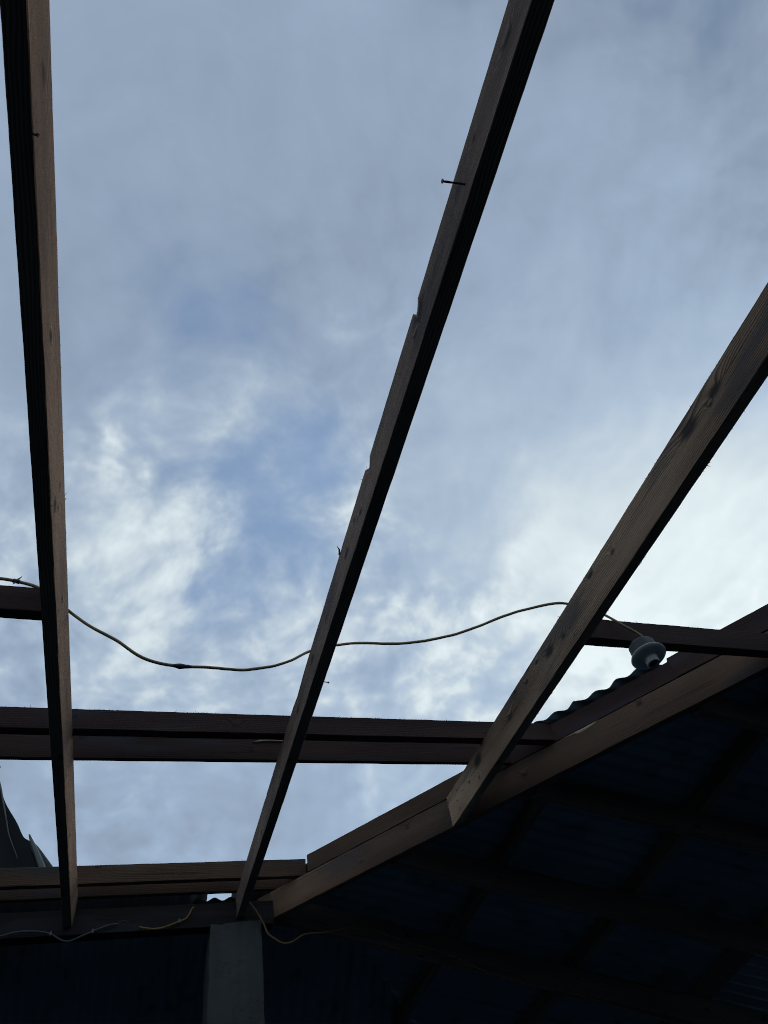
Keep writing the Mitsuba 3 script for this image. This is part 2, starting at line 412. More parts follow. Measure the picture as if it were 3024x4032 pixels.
RG = 'open rafters rising to the ridge'
m, uv = beam(W(-0.314, 0, 1.2), RD, -AX, NM, -2.3, 3.36, 0.0352, 0.1214, 0.0, rough=0.0008, bow=0.003, seed=1, hairs=[(0, .121, -.4, 1, 22, 0.3, 3.0), (0, 0, -1, -.2, 8, .2, 3)])
r1 = put('rafter', m, 'wood_pale', uv=uv, label='pale leftmost open rafter with its lit side facing the gap', cat='rafter', group=RG)
m, uv = beam(W(0.3893, 0, 1.2), RD, AX, NM, -2.3, 3.40, 0.0359, 0.1196, 0.0, step=0.004, rough=0.0009, bow=0.003, seed=2,
             notch=tri_notch([(0.414, 0.443, 0.450, 0.030), (0.824, 0.842, 0.866, 0.027)]),
             bite=tri_notch([(1.70, 1.80, 1.88, 0.010), (1.135, 1.147, 1.16, 0.004), (2.45, 2.47, 2.5, .004)]), hairs=[(0, .119, -1, 1, 14, 0.6, 2.4)])
r2 = put('rafter', m, 'wood_grey', uv=uv, label='middle open rafter with two notches broken out of its top edge', cat='rafter', group=RG)
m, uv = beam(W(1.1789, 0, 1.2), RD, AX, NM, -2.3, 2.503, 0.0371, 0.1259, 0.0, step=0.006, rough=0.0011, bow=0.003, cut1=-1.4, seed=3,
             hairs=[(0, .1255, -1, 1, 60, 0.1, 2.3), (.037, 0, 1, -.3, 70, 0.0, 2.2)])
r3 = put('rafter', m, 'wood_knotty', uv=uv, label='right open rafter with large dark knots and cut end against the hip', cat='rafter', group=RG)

put('nail', nail(W(0.389, 0.171, 1.241), -0.045 * AX + 0.0035 * RD - 0.011 * NM, 0.0465, 0.0020), 'nail_steel', r2, smooth=40)
put('nail', nail(W(0.425, 1.582, 1.207), 0.02 * AX + 0.016 * RD + 0.010 * NM, 0.027, 0.0015), 'nail_steel', r2, smooth=40)
put('nail', nail(W(-0.316, 0.262, 1.204), 0.006 * AX - 0.001 * RD - 0.012 * NM, 0.014, 0.0016, bend=20), 'nail_steel', r1, smooth=40)
# a long splinter lifted off the middle rafter
sp = W(0.389, 1.147, 1.316)
put('splinter', tube(np.array([sp + 0.01 * RD, sp - 0.004 * AX - 0.004 * RD + 0.006 * NM, sp - 0.012 * AX - 0.01 * RD + 0.014 * NM]), np.array([0.004, 0.0025, 0.0003]), 5), 'wood_grey', r2)

# ---------------------------------------------------------------- purlins on top of the rafters
PG = 'purlins lying across the rafters'
NB = 1.3265
UL = -2.6


def hip_u(v, extra=0.0):          # u of the hip's near face at v
    return 1.163 - (v - 2.526) / 1.4 + extra


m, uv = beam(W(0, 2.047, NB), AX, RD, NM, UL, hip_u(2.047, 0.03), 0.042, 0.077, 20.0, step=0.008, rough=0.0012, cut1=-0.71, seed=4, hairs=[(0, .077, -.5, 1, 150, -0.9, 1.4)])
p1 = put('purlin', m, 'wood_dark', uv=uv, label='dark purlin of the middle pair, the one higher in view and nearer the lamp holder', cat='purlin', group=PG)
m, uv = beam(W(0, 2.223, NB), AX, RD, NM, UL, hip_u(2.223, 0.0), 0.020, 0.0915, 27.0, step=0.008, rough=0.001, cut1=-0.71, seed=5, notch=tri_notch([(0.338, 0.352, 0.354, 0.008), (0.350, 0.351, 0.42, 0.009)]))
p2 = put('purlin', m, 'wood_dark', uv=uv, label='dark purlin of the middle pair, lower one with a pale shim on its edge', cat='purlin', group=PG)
m, uv = beam(W(0, 3.228, NB), AX, RD, NM, UL, 0.700, 0.034, 0.077, 34.0, step=0.008, rough=0.0012, seed=6, hairs=[(0, .077, -.5, 1, 90, -0.5, 0.5)])
put('purlin', m, 'wood_brown', uv=uv, label='brown upper purlin of the pair above the concrete column', cat='purlin', group=PG)
m, uv = beam(W(0, 3.372, NB + 0.002), AX, RD, NM, UL, 0.680, 0.030, 0.064, 41.0, rough=0.001, seed=7)
put('purlin', m, 'wood_brown', uv=uv, label='brown lower purlin of the pair, directly above the ridge beam', cat='purlin', group=PG)
# a pale shim wedged between the two middle purlins
v = []
for t in (2.2225, 2.214):
    v += [W(0.300, t + .004, 1.3985), W(0.325, t, 1.4065), W(0.346, t, 1.4105), W(0.380, t, 1.4110), W(0.420, t, 1.4165), W(0.420, t, 1.4035), W(0.360, t, 1.4040)]
f = [[7, 8, 13], [8, 9, 13], [9, 10, 13], [10, 12, 13], [10, 11, 12]] + [q for k in range(7) for q in ([k, (k + 1) % 7, (k + 1) % 7 + 7], [k, (k + 1) % 7 + 7, k + 7])]
put('shim', (np.array(v), np.array(f)), 'fresh_wood', p2, label='pale splintered shim')
put('nail', nail(W(1.33, 2.07, 1.40), 0.1 * AX + 0.9 * NM, 0.012, 0.004), 'nail_steel', p1, smooth=40)

# blocking boards between rafters
BG = 'blocking boards between the rafters'
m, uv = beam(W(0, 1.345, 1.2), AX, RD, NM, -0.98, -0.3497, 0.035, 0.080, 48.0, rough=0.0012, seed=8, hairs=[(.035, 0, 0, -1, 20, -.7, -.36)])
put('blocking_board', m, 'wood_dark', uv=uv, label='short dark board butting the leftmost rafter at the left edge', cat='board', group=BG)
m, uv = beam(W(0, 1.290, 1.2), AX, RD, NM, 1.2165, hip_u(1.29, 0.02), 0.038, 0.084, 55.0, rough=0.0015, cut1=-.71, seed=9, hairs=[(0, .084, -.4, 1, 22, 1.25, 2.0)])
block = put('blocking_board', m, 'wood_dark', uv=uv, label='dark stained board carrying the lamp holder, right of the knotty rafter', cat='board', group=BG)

# ---------------------------------------------------------------- hip rafter and battens


def HP(u):                         # point on the hip's near bottom arris at lateral position u
    return W(u, 2.526 - 1.4 * (u - 1.163), 1.2)


HO = HP(1.163)
hs = lambda u: -(u - 1.163) * math.sqrt(1 + 1.96)      # distance up the hip
m, uv = beam(HO, HIP, HIPN, HUP, hs(3.0), hs(0.50), 0.040, 0.119, 62.0, step=0.01, rough=0.0009, bow=0.004, seed=10)
hip = put('hip_rafter', m, 'wood_hip', uv=uv, label='long diagonal brown hip rafter climbing from lower right to the column', cat='rafter')
HB = HO + HUP * 0.1215
m, uv = beam(HB, HIP, HIPN, HUP, hs(1.30), hs(0.697), 0.036, 0.078, 70.0, step=0.008, rough=0.0013, seed=11, hairs=[(0, .078, -.3, 1, 30, hs(1.1), hs(0.72))])
put('batten', m, 'wood_brown', uv=uv, label='brown batten lying on the hip rafter, square cut end beside the column', cat='batten', group='battens on the hip rafter')
m, uv = beam(HB - HIPN * 0.001, HIP, HIPN, HUP, hs(1.86), hs(1.302), 0.036, 0.076, 73.0, step=0.008, rough=0.0013, seed=14)
put('batten', m, 'wood_dark', uv=uv, label='dark batten under the overhanging wavy sheet edge, beyond the knotty rafter', cat='batten', group='battens on the hip rafter')
m, uv = beam(HB + HUP * 0.001 - HIPN * 0.003, HIP, HIPN, HUP, hs(3.0), hs(1.822), 0.036, 0.089, 77.0, step=0.008, rough=0.0012, seed=12, cut1=0.3)
put('batten', m, 'wood_dark', uv=uv, label='dark batten behind the lamp holder, at the right edge of the photo', cat='batten', group='battens on the hip rafter')
# chipped pale wood on the upper arris of the hip rafter
cv, cf = [], []
us = np.linspace(1.62, 1.515, 12)
for k, u in enumerate(us):
    t = k / 11
    hgt = 0.010 * math.sin(math.pi * t) ** 0.6 * (0.6 + 0.6 * (t < 0.55)) + 0.001
    b = HP(u) + HUP * 0.1195 - HIPN * 0.0008
    cv += [b + HUP * 0.0012 + HIPN * 0.004, b - HUP * hgt * 0.5 - HIPN * 0.0025, b - HUP * hgt - HIPN * 0.0002]
    if k:
        o = 3 * (k - 1)
        cf += [[o, o + 3, o + 4], [o, o + 4, o + 1], [o + 1, o + 4, o + 5], [o + 1, o + 5, o + 2]]
put('chip', (np.array(cv), np.array(cf)), 'fresh_wood', hip, label='raw pale chipped patch')

# nail heads driven flush at the joints


def nail_head(at, out, key, r=0.0042):
    out = unit(out)
    put('nail', tube(np.array([at - out * 0.003, at + out * 0.0004, at + out * 0.0012, at + out * 0.0016]), np.array([r, r, r * 0.9, r * 0.4]), 10, up=[0.3, 0.5, 0.81]), 'nail_steel', key, smooth=40)


for v, n in ((2.40, 1.225), (2.405, 1.262), (2.39, 1.298), (1.31, 1.225), (1.315, 1.262)):
    nail_head(W(1.1789, v, n), -AX, r3)
for v, n in ((2.065, 1.300), (3.25, 1.295), (3.30, 1.235), (2.235, 1.29)):
    nail_head(W(0.3893, v, n), -AX, r2)
for v, n in ((2.06, 1.30), (3.24, 1.298), (1.36, 1.225), (1.363, 1.26)):
    nail_head(W(-0.314, v, n), AX, r1)
for u, hgt in ((1.30, .03), (1.31, .085), (0.74, .095), (0.80, .03), (1.75, .09)):
    nail_head(HP(u) + HUP * hgt, -HIPN, hip)
for u in (0.41, -0.33, 1.19):
    nail_head(W(u, 2.047, NB + 0.03), -RD, p1, 0.0036)

# ---------------------------------------------------------------- ridge beam and column
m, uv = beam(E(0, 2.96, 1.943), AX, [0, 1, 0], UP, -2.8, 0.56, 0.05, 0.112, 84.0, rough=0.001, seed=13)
ridge = put('ridge_beam', m, 'wood_shaded', uv=uv, label='dark horizontal ridge beam behind the column with cables clipped to it', cat='beam')


def column():
    x0, x1, y0, y1 = 0.272, 0.5035, 2.953, 3.17
    nz, nx = 150, 24
    zt, zb = 1.953, -1.5
    zz = np.r_[np.linspace(zb, 0.9, 20), np.linspace(0.93, zt, nz - 20)]
    per = [(x0 + (x1 - x0) * k / nx, y0) for k in range(nx)] + [(x1, y0 + (y1 - y0) * k / nx) for k in range(nx)] + [(x1 - (x1 - x0) * k / nx, y1) for k in range(nx)] + [(x0, y1 - (y1 - y0) * k / nx) for k in range(nx)]
    per = np.array(per)
    c = np.array([(x0 + x1) / 2, (y0 + y1) / 2])
    h2 = np.array([(x1 - x0) / 2, (y1 - y0) / 2])
    q = (per - c) / h2
    q = np.sign(q) * np.abs(q)
    corner = np.minimum(np.abs(q[:, 0]), np.abs(q[:, 1])) > 0.95
    q[corner] *= 0.985
    V = []
    for z in zz:
        p3 = np.c_[c + q * h2 * (1 + 0.012 * (zt - z) / 3.4), np.full(len(per), z)]
        dsp = (meshkit.fbm(p3 * 14, 4, 9) - 0.5) * 0.007 + (meshkit.fbm(p3 * 60, 2, 12) - 0.5) * 0.003
        out = np.c_[q, np.zeros(len(q))]
        V.append(p3 + out * dsp[:, None])
    n = len(per)
    top = V[-1].copy()
    bump = (meshkit.fbm(np.c_[top[:, :2] * 22, np.zeros(n)], 3, 4) - 0.5) * 0.030
    V[-1][:, 2] += bump
    V[-2][:, 2] += bump * 0.6
    V = np.vstack(V)
    i, j = np.meshgrid(np.arange(len(zz) - 1), np.arange(n), indexing='ij')
    F = np.stack([i * n + j, i * n + (j + 1) % n, (i + 1) * n + (j + 1) % n, (i + 1) * n + j], -1).reshape(-1, 4)
    F = np.vstack([F[:, [0, 1, 2]], F[:, [0, 2, 3]]])
    k = np.arange(n)
    V = np.vstack([V, [[c[0], c[1], zt + 0.006]]])
    F = np.vstack([F, np.stack([(len(zz) - 1) * n + k, (len(zz) - 1) * n + (k + 1) % n, k * 0 + len(V) - 1], -1)])
    return V + EYE, F


put('concrete_column', column(), 'concrete', smooth=35, label='rough grey concrete column under the end of the middle rafter', cat='column')
for x, y, hh in ((0.345, 2.975, 0.075), (0.318, 2.985, 0.06)):
    put('rebar', tube(np.array([E(x, y, 1.93), E(x + .003, y, 1.96), E(x + .006, y - .002, 1.95 + hh * 0.6), E(x + 0.004, y, 1.95 + hh)]), 0.0035, 8), 'nail_steel', 'concrete_column', smooth=50)

# ---------------------------------------------------------------- the covered slopes: rafters, purlins, corrugated sheets
CG = 'rafters under the covered right slope'
names = ['highest in view', 'second from top', 'third from top', 'lowest, beside the clipped cable']
for k, y0 in enumerate((1.28, 1.85, 2.42, 2.985)):
    o = P2 + R2D * 0 + N2 * 0.0
    # start where the rafter meets the hip
    uh = 1.163 - (y0 - (P2 - EYE)[1]) / 1.358 + 0.045
    o = E(uh, y0, 0)
    o[2] = P2[2] - ((o - P2) @ (N2 * [1, 1, 0])) / N2[2]
    L = 3.3 - uh
    m, uv = beam(o, R2D, [0, 1, 0], N2, 0.0, L, 0.036, 0.118, 91.0 + 5 * k, rough=0.001, seed=20 + k, cut0=-0.73)
    put('jack_rafter', m, 'wood_lodge', uv=uv, label=f'shadowed rafter below the right sheet roof, {names[k]}', cat='rafter', group=CG)
for k, (x0, name) in enumerate(((1.46, 'closest to the hip'), (2.06, 'second from the hip'), (2.68, 'farthest from the hip'))):
    a = E(x0, 2.45, 0) + N2 * 0
    a[2] = P2[2] - ((a - P2) @ (N2 * [1, 1, 0])) / N2[2]
    a = a + N2 * 0.120
    d = unit(Q2 + R2D * (0.125 if Q2[1] < 0 else -0.125))
    d = d if d[1] > 0 else -d
    lo = {0: -0.62, 1: -1.5, 2: -2.6}[k]
    m, uv = beam(a, d, R2D, N2, lo, {0: 1.55, 1: 2.3, 2: 3.1}[k], 0.036, 0.078, 120.0 + 6 * k, rough=0.001, seed=30 + k)
    put('slope_purlin', m, 'wood_lodge', uv=uv, label=f'purlin under the right roof sheets, {name}', cat='purlin', group='purlins under the covered right slope')

PITCH, AMP = 0.076, 0.0085


def plane_z(x, y):                   # underside of the sheets on the right slope
    q = P2 + N2 * 0.207
    return q[2] - ((x - (q[0])) * N2[0] + (y - q[1]) * N2[1]) / N2[2]


def sheet_right(ya, yb, dz, start, seed):
    ys = np.arange(ya, yb + 1e-9, PITCH / 10)
    xs0 = start(ys)
    n = 26
    t = np.linspace(0, 1, n) ** 1.3
    V = []
    r = np.random.default_rng(seed)
    tilt = r.uniform(-0.002, 0.002)
    for y, x0 in zip(ys, xs0):
        x = x0 + t * (3.45 - x0)
        z = plane_z(x, np.full(n, y)) + AMP * math.cos(2 * math.pi * y / PITCH) + dz + tilt * (x - x0) - 0.012 * np.exp(-((x - x0) / 0.05) ** 2)
        dent = (meshkit.fbm(np.c_[x * 2.2, np.full(n, y * 2.2), np.zeros(n) + seed], 3, 5) - 0.5) * 0.008
        V.append(np.c_[x, np.full(n, y), z + dent])
    m_ = len(ys)
    top = np.vstack(V)
    i, j = np.meshgrid(np.arange(m_ - 1), np.arange(n - 1), indexing='ij')
    F = np.stack([i * n + j, i * n + j + 1, (i + 1) * n + j + 1, (i + 1) * n + j], -1).reshape(-1, 4)
    V2 = np.vstack([top, top + N2 * 0.0007])
    o = len(top)
    rim = list(range(0, m_ * n, n))
    R = np.array([[a, b, b + o, a + o] for a, b in zip(rim[:-1], rim[1:])])
    F = np.vstack([F, F[:, ::-1] + o, R])
    return V2, np.vstack([F[:, [0, 1, 2]], F[:, [0, 2, 3]]])


def start_right(y):
    yr = y - EYE[1]
    hx = 1.163 - (yr - (P2 - EYE)[1]) / 1.358           # hip's near face in plan
    far = yr > 2.99
    hx = np.where(far, 0.50 + np.maximum(yr - 3.30, 0) / 1.358, hx)
    over = np.where((hx > 1.515) & (hx < 1.84) & ~far, -0.062, 0.034)
    return hx + over + 0.004 * np.sin(y * 41)


edges = np.arange(-1.9, 5.9, 0.684)
for k, (a, b) in enumerate(zip(edges[:-1], edges[1:])):
    put('sheet', sheet_right(a, b + PITCH * 0.8, 0.003 * (k % 2), start_right, 50 + k), 'sheet_metal', 'corrugated_roof', smooth=True)
labels['corrugated_roof'] = {'label': 'dark corrugated metal roof on the right, its wavy edge along the hip', 'category': 'roof'}


def sheet_far(xa, xb, dz, seed, lift=0.0):
    xs = np.arange(xa, xb + 1e-9, PITCH / 10)
    n = 14
    t = np.linspace(0, 1, n) ** 1.2
    V = []
    for x in xs:
        y0 = 3.012 if x < 0.85 else 3.012 + (x - 0.85) * 1.358
        y = y0 + t * (6.4 - y0)
        z = 2.062 - 0.25 * (y - 3.0) + AMP * math.cos(2 * math.pi * (x + 0.012) / PITCH) + dz * (1 - t) ** 8
        V.append(np.c_[np.full(n, x), y, z])
    m_ = len(xs)
    top = np.vstack(V) + EYE
    i, j = np.meshgrid(np.arange(m_ - 1), np.arange(n - 1), indexing='ij')
    F = np.stack([i * n + j, i * n + j + 1, (i + 1) * n + j + 1, (i + 1) * n + j], -1).reshape(-1, 4)
    V2 = np.vstack([top, top + UP * 0.0008])
    o = len(top)
    F = np.vstack([F, F[:, ::-1] + o, np.array([[a, a + n, a + n + o, a + o] for a in range(0, (m_ - 1) * n, n)])])
    return V2, np.vstack([F[:, [0, 1, 2]], F[:, [0, 2, 3]]])


for k, (a, b, dz) in enumerate(((-2.8, -2.1, .09), (-2.16, -1.46, .094), (-1.5, -0.8, .09), (-0.86, -0.16, .094), (-0.22, 0.266, .090), (0.19, 0.40, 0.050), (0.375, 1.1, 0.09), (1.05, 1.7, .073), (1.65, 2.4, .07))):
    put('sheet', sheet_far(a, b, dz, 70 + k), 'sheet_metal', 'ridge_roof', smooth=True)
labels['ridge_roof'] = {'label': 'dark corrugated roof beyond the ridge, wavy edge glimpsed above the column', 'category': 'roof'}

# unseen sheets added behind and left of the camera to cut skylight inside
def sheet_front(ua, ub, va, vb, k):
    us = np.arange(ua, ub, PITCH / 8)
    vs = np.linspace(va, vb, 6)
    uu, vv = np.meshgrid(us, vs, indexing='ij')
    nn = 1.416 + AMP * np.cos(2 * np.pi * uu / PITCH) + 0.003 * (k % 2)
    V = EYE + uu[..., None] * AX + vv[..., None] * RD + nn[..., None] * NM
    i, j = np.meshgrid(np.arange(len(us) - 1), np.arange(5), indexing='ij')
    F = np.stack([i * 6 + j, i * 6 + j + 1, (i + 1) * 6 + j + 1, (i + 1) * 6 + j], -1).reshape(-1, 4)
    return V.reshape(-1, 3), np.vstack([F[:, [0, 1, 2]], F[:, [0, 2, 3]]])


for k in range(9):
    put('sheet', sheet_front(-3.1 + 0.7 * k, -2.33 + 0.7 * k, -2.4, -0.55, k), 'sheet_metal', 'added_roof', smooth=True)
for k in range(3):
    put('sheet', sheet_front(-3.1 + 0.66 * k, -2.38 + 0.66 * k, -0.6, 3.4, k), 'sheet_metal', 'added_roof', smooth=True)
labels['added_roof'] = {'label': 'unseen corrugated sheets added outside the open bay to darken the inside', 'category': 'roof'}

# unseen walls, added below the eaves to keep the inside dark
def wall(outline, at, along_x):
    from shapely.geometry import Polygon
    m_ = trimesh.creation.extrude_polygon(Polygon(outline), 0.14, engine='earcut')
    v = np.array(m_.vertices)
    v = np.c_[v[:, 0], at + v[:, 2], v[:, 1]] if along_x else np.c_[at + v[:, 2], v[:, 0], v[:, 1]]
    put('wall', (v, np.array(m_.faces)), 'concrete', 'added_wall')


wall([(-3.2, 0), (3.4, 0), (3.4, 2.62), (-3.2, 2.62)], 6.2, True)
wall([(-3.2, 0), (3.4, 0), (3.4, 2.24), (-3.2, 2.24)], -2.3, True)
wall([(-2.3, 0), (6.2, 0), (6.2, 2.66), (2.97, 3.46), (-2.3, 2.22)], -2.95, False)
wall([(-2.3, 0), (6.2, 0), (6.2, 2.60), (-2.3, 2.60)], 3.4, False)
labels['added_wall'] = {'label': 'unseen walls added below the eaves to keep the inside dark', 'category': 'wall'}

# ---------------------------------------------------------------- a torn roof sheet curled up at the left


def bent_sheet(rib, profile, y, thick, depth, roll):
    """A ribbed strip of sheet: profile gives (x, z) down its free edge; it runs away from the camera to the left."""
    prof = smooth_path(np.array([[x, 0, z] for x, z in profile]), 0.012)[:, [0, 2]]
    n, m_ = len(prof), 44
    V = np.zeros((n, m_, 3))
    t = np.linspace(0, 1, m_)
    for i, (x, z) in enumerate(prof):
        h = (z - profile[-1][1]) / 0.6
        wv = 0.5 * (1 - np.cos(2 * np.pi * t * rib))
        V[i, :, 0] = x - t * depth * (0.75 + 0.25 * h) + 0.012 * np.sin(t * 9 + z * 6)
        V[i, :, 1] = y + roll * t + 0.030 * wv * (1 - 0.4 * h) + 0.02 * h * np.sin(t * 5)
        V[i, :, 2] = z + t * 0.10 * h - 0.01 * wv
    V = V.reshape(-1, 3) + EYE
    i, j = np.meshgrid(np.arange(n - 1), np.arange(m_ - 1), indexing='ij')
    F = np.stack([i * m_ + j, i * m_ + j + 1, (i + 1) * m_ + j + 1, (i + 1) * m_ + j], -1).reshape(-1, 4)
    o = len(V)
    V2 = np.vstack([V, V + [0, thick, 0]])
    rim = np.arange(0, n * m_, m_)
    F = np.vstack([F, F[:, ::-1] + o, np.array([[a, b, b + o, a + o] for a, b in zip(rim[:-1], rim[1:])])])
    return V2, np.vstack([F[:, [0, 1, 2]], F[:, [0, 2, 3]]])


front = [(-0.900, 3.06), (-0.893, 3.005), (-0.846, 2.901), (-0.804, 2.816), (-0.741, 2.719), (-0.703, 2.658), (-0.675, 2.605), (-0.636, 2.550), (-0.602, 2.49), (-0.565, 2.425), (-0.50, 2.30), (-0.42, 2.12)]
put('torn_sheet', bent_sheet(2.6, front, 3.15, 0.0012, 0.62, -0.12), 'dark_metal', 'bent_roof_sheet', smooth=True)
back = [(-0.688, 2.640), (-0.648, 2.580), (-0.620, 2.563), (-0.600, 2.550), (-0.572, 2.520), (-0.534, 2.470), (-0.498, 2.422), (-0.42, 2.31), (-0.34, 2.15)]
back = [(x * 1.03, z * 1.03) for x, z in back]
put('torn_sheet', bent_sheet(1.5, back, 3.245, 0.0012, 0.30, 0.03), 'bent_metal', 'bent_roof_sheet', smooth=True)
crease = smooth_path(np.array([(-0.901, 3.13, 2.974), (-0.863, 3.13, 2.902), (-0.819, 3.13, 2.798), (-0.764, 3.13, 2.666), (-0.732, 3.13, 2.59), (-0.704, 3.13, 2.539), (-0.679, 3.13, 2.496), (-0.654, 3.13, 2.45)]) + EYE, .01)
put('crease_highlight', tube(crease, np.linspace(.0055, .0015, len(crease)), 8), 'bent_metal', 'bent_roof_sheet', smooth=True)  # paler tube standing in for light caught along the crease
strip = smooth_path(np.array([(-0.640, 3.145, 2.600), (-0.617, 3.145, 2.556), (-0.585, 3.145, 2.500), (-0.542, 3.145, 2.422), (-0.46, 3.145, 2.28)]) + EYE, .01)
put('highlight_strip', tube(strip, np.interp(np.arange(len(strip)), [0, 8, len(strip)], [.004, .012, .022]), 10, flat=1.0), 'bent_metal', 'bent_roof_sheet', smooth=True)  # paler tube, the lit strip of the sheet put in as shape
labels['bent_roof_sheet'] = {'label': 'torn ribbed roof sheet curling up at the left edge above the ridge', 'category': 'roof sheet'}

# ---------------------------------------------------------------- cables
cab = [(-1.3, 1.05, 1.628), (-0.75, 1.022, 1.624), (-0.544, 1.016, 1.622), (-0.479, 1.012, 1.622), (-0.424, 1.020, 1.624), (-0.386, 1.038, 1.630), (-0.350, 1.075, 1.641), (-0.313, 1.119, 1.650),
       (-0.243, 1.129, 1.594), (-0.177, 1.139, 1.557), (-0.11, 1.149, 1.51), (-0.048, 1.158, 1.493), (0.007, 1.166, 1.496), (0.076, 1.176, 1.509), (0.155, 1.188, 1.522), (0.251, 1.202, 1.563),
       (0.327, 1.213, 1.615), (0.389, 1.222, 1.675), (0.428, 1.205, 1.674), (0.473, 1.179, 1.660), (0.554, 1.149, 1.635), (0.659, 1.110, 1.592), (0.741, 1.080, 1.579), (0.841, 1.043, 1.580),
       (0.919, 1.014, 1.596), (0.999, 0.984, 1.613), (1.073, 0.956, 1.616), (1.164, 0.925, 1.608), (1.216, 0.930, 1.612), (1.312, 0.934, 1.578), (1.338, 0.924, 1.509), (1.365, 0.920, 1.452), (1.368, 0.918, 1.425)]
path = smooth_path(np.array(cab)) + EYE
q = np.arange(len(path))
wob = np.stack([meshkit.fbm(np.c_[q * 0.06, q * 0, q * 0 + k], 3, k) - 0.5 for k in range(3)], -1) * 0.006
path = path + wob
put('electric_cable', tube(path, 0.0042 * (1 + 0.10 * (meshkit.noise(np.c_[q * 0.13, q * 0, q * 0]) - 0.5)), 10), 'cable_sheath', smooth=True,
    label='tan electric cable slung over the rafters and ending at the lamp holder', cat='cable')
k0 = int(np.argmin(np.linalg.norm(path - E(0.007, 1.166, 1.496), axis=1)))
seg = path[k0 - 3:k0 + 4]
tr = np.array([.0045, .0062, .0085, .0075, .0062, .0055, .0045])
put('tape_joint', tube(seg, tr * 0.92, 10), 'black_tape', 'electric_cable', smooth=True, label='joint wrapped in black tape')
k1 = int(np.argmin(np.linalg.norm(path - E(-0.440, 1.014, 1.622), axis=1)))
c0 = path[k1]
put('tie', join(tube(path[k1 - 1:k1 + 2], 0.0058, 8), tube(np.array([c0, c0 + [0.002, 0, .012], c0 + [0.006, 0, .022], c0 + [.007, -.002, .026]]), np.array([.003, .0025, .0015, .0004]), 6),
                tube(np.array([c0, c0 + [-0.002, 0, -.010], c0 + [-0.004, 0, -.016]]), np.array([.003, .002, .0005]), 6)), 'nail_steel', 'electric_cable', smooth=50)

g1 = [(-1.2, 2.945, 1.93), (-0.9, 2.945, 1.95), (-0.61, 2.945, 1.941), (-0.581, 2.945, 1.944), (-0.533, 2.945, 1.956), (-0.481, 2.945, 1.958), (-0.426, 2.945, 1.952), (-0.389, 2.945, 1.941), (-0.349, 2.945, 1.917),
      (-0.314, 2.945, 1.906), (-0.279, 2.945, 1.918), (-0.224, 2.945, 1.942), (-0.177, 2.945, 1.961), (-0.128, 2.945, 1.969)]
gp = smooth_path(np.array(g1)) + EYE
put('sheath', tube(gp, 0.0042, 9), 'cable_grey', 'grey_cable', smooth=True)
labels['grey_cable'] = {'label': 'pale grey cable clipped along the left of the ridge beam, bare end', 'category': 'cable'}
put('bare_wire', join(tube(smooth_path(np.array([(-0.130, 2.945, 1.969), (-0.11, 2.945, 1.982), (-0.095, 2.946, 1.981), (-0.08, 2.945, 1.975)]) + EYE, .004), 0.0011, 6),
                      tube(smooth_path(np.array([(-0.130, 2.947, 1.968), (-0.115, 2.95, 1.972), (-0.10, 2.95, 1.968), (-0.09, 2.95, 1.962)]) + EYE, .004), 0.0009, 6)), 'cable_grey', 'grey_cable', smooth=True)
y1 = [(-0.034, 2.945, 1.949), (0.007, 2.945, 1.940), (0.048, 2.945, 1.938), (0.088, 2.945, 1.948), (0.134, 2.945, 1.965), (0.163, 2.945, 1.978), (0.179, 2.945, 2.006), (0.193, 2.945, 2.031)]
yp = smooth_path(np.array(y1)) + EYE
put('sheath', tube(yp, 0.0042, 9), 'cable_yellow', 'yellow_cable', smooth=True)
labels['yellow_cable'] = {'label': 'short yellow cable curling up the ridge beam left of the column', 'category': 'cable'}
put('bare_wire', tube(smooth_path(np.array([(-0.032, 2.945, 1.949), (-0.042, 2.946, 1.951), (-0.052, 2.945, 1.952)]) + EYE, .003), 0.001, 6), 'cable_grey', 'yellow_cable', smooth=True)


def clip(at, key):
    b = trimesh.creation.box((0.008, 0.014, 0.015))
    b.apply_translation(np.array(at) + EYE)
    pin = trimesh.creation.cylinder(0.0018, 0.006, sections=8)
    pin.apply_translation(np.array(at) + EYE + [0, -0.003, 0.009])
    put('clip', join(b, pin), 'clip_plastic', key)


clip((-0.389, 2.946, 1.941), 'grey_cable')
clip((-0.224, 2.946, 1.942), 'grey_cable')
clip((0.134, 2.946, 1.965), 'yellow_cable')

rc = [(0.442, 2.937, 2.040), (0.454, 2.93, 2.014), (0.467, 2.93, 1.996), (0.491, 2.93, 1.955), (0.511, 2.93, 1.915), (0.526, 2.93, 1.876), (0.558, 2.93, 1.849), (0.594, 2.93, 1.828), (0.623, 2.93, 1.829),
      (0.649, 2.93, 1.839), (0.676, 2.93, 1.856), (0.711, 2.93, 1.864), (0.789, 2.93, 1.865), (0.906, 2.93, 1.878), (0.98, 2.93, 1.872), (1.052, 2.93, 1.853), (1.107, 2.93, 1.825), (1.163, 2.93, 1.802),
      (1.225, 2.93, 1.777), (1.316, 2.93, 1.745), (1.398, 2.93, 1.709), (1.464, 2.93, 1.674), (1.515, 2.93, 1.643), (1.623, 2.93, 1.601), (1.702, 2.93, 1.573), (1.862, 2.93, 1.530), (2.055, 2.93, 1.463),
      (2.206, 2.93, 1.407), (2.438, 2.93, 1.33)]
rp = smooth_path(np.array(rc)) + EYE
taper = np.interp(np.arange(len(rp)), [0, 55, 75, len(rp)], [.0044, .0044, .0030, .0028])
put('hanging_cable', tube(rp, taper, 9), 'cable_dull', smooth=True, label='yellow brown cable drooping right of the column into the dark', cat='cable')

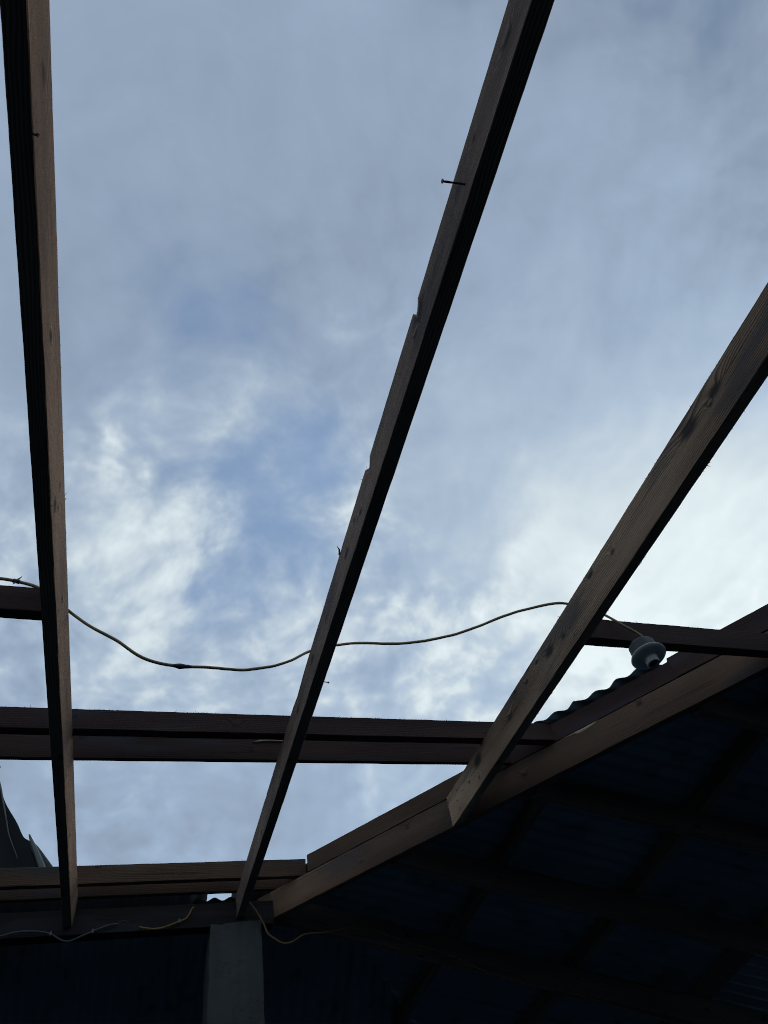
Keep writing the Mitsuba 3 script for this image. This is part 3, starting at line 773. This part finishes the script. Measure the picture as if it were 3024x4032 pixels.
# ---------------------------------------------------------------- lamp holder
LC = E(1.388 * 0.95, 0.967 * 0.95, 1.406 * 0.95)
LN = unit([-0.02, 0.10, -0.99])
LX = unit(np.cross(LN, [0, 1, 0.2]))
LY = np.cross(LN, LX)
FR = np.eye(4)
FR[:3, 0], FR[:3, 1], FR[:3, 2], FR[:3, 3] = LX * 0.945, LY * 0.945, LN * 0.945, LC


def local(mesh):
    mesh = mesh.copy()
    mesh.apply_transform(FR)
    return np.array(mesh.vertices), np.array(mesh.faces)


flange = trimesh.creation.revolve(np.array([[0, -0.004], [0.050, -0.004], [0.0555, -0.0025], [0.057, 0.0005], [0.056, 0.0035], [0.052, 0.007], [0.044, 0.0105], [0.034, 0.0125], [0.0, 0.0135]]), sections=72)
sock = trimesh.creation.revolve(np.array([[0.027, 0.010], [0.0235, 0.014], [0.0215, 0.019], [0.0205, 0.030], [0.0200, 0.0335], [0.0185, 0.0350], [0.0165, 0.0340], [0.0160, 0.028], [0.0155, 0.012]]), sections=48)
well = trimesh.creation.revolve(np.array([[0.0, 0.0145], [0.0148, 0.0145], [0.0156, 0.020], [0.0158, 0.026]]), sections=40)
put('flange', local(flange), 'lamp_plastic', 'lamp_holder', smooth=40)
put('socket', local(sock), 'lamp_plastic', 'lamp_holder', smooth=40)
put('socket_well', local(well), 'socket_dark', 'lamp_holder', smooth=40)
for sx in (-1, 1):
    hole = trimesh.creation.revolve(np.array([[0, 0.0128], [0.0045, 0.0128], [0.0055, 0.0118], [0.006, 0.009]]), sections=20)
    hole.apply_translation([0.036 * sx, 0.004 * sx, -0.0012])
    put('screw_hole', local(hole), 'socket_dark', 'lamp_holder', smooth=40)
an = np.sort(np.r_[np.arange(8) * np.pi / 4 + np.pi / 8 - 0.09, np.arange(8) * np.pi / 4 + np.pi / 8 + 0.09])
ring = lambda r, z: np.c_[r * np.cos(an), r * np.sin(an), np.full(16, z)]
bv = np.vstack([ring(0.041, -0.004), ring(0.043, -0.007), ring(0.043, -0.042), ring(0.040, -0.049), ring(0.0, -0.051)])
bf = []
for k in range(4):
    for j in range(16):
        a, b = k * 16 + j, k * 16 + (j + 1) % 16
        bf += [[a, b, b + 16], [a, b + 16, a + 16]]
put('junction_box', local(trimesh.Trimesh(bv, np.array(bf), process=False)), 'box_plastic', 'lamp_holder')
for k in (0, 1, 3, 5, 6):
    a = k * np.pi / 4
    disc = trimesh.creation.revolve(np.array([[0, 0.0012], [0.0105, 0.0012], [0.0120, 0.0002], [0.0120, -0.003]]), sections=28)
    M_ = np.eye(4)
    M_[:3, 2] = [math.cos(a), math.sin(a), 0]
    M_[:3, 0] = [-math.sin(a), math.cos(a), 0]
    M_[:3, 1] = [0, 0, 1]
    M_[:3, 3] = [0.0408 * math.cos(a), 0.0408 * math.sin(a), -0.025]
    disc.apply_transform(M_)
    put('knockout', local(disc), 'box_plastic', 'lamp_holder', smooth=40)
labels['lamp_holder'] = {'label': 'grey round lamp holder with empty socket on a junction box, hanging under the board', 'category': 'lamp holder'}
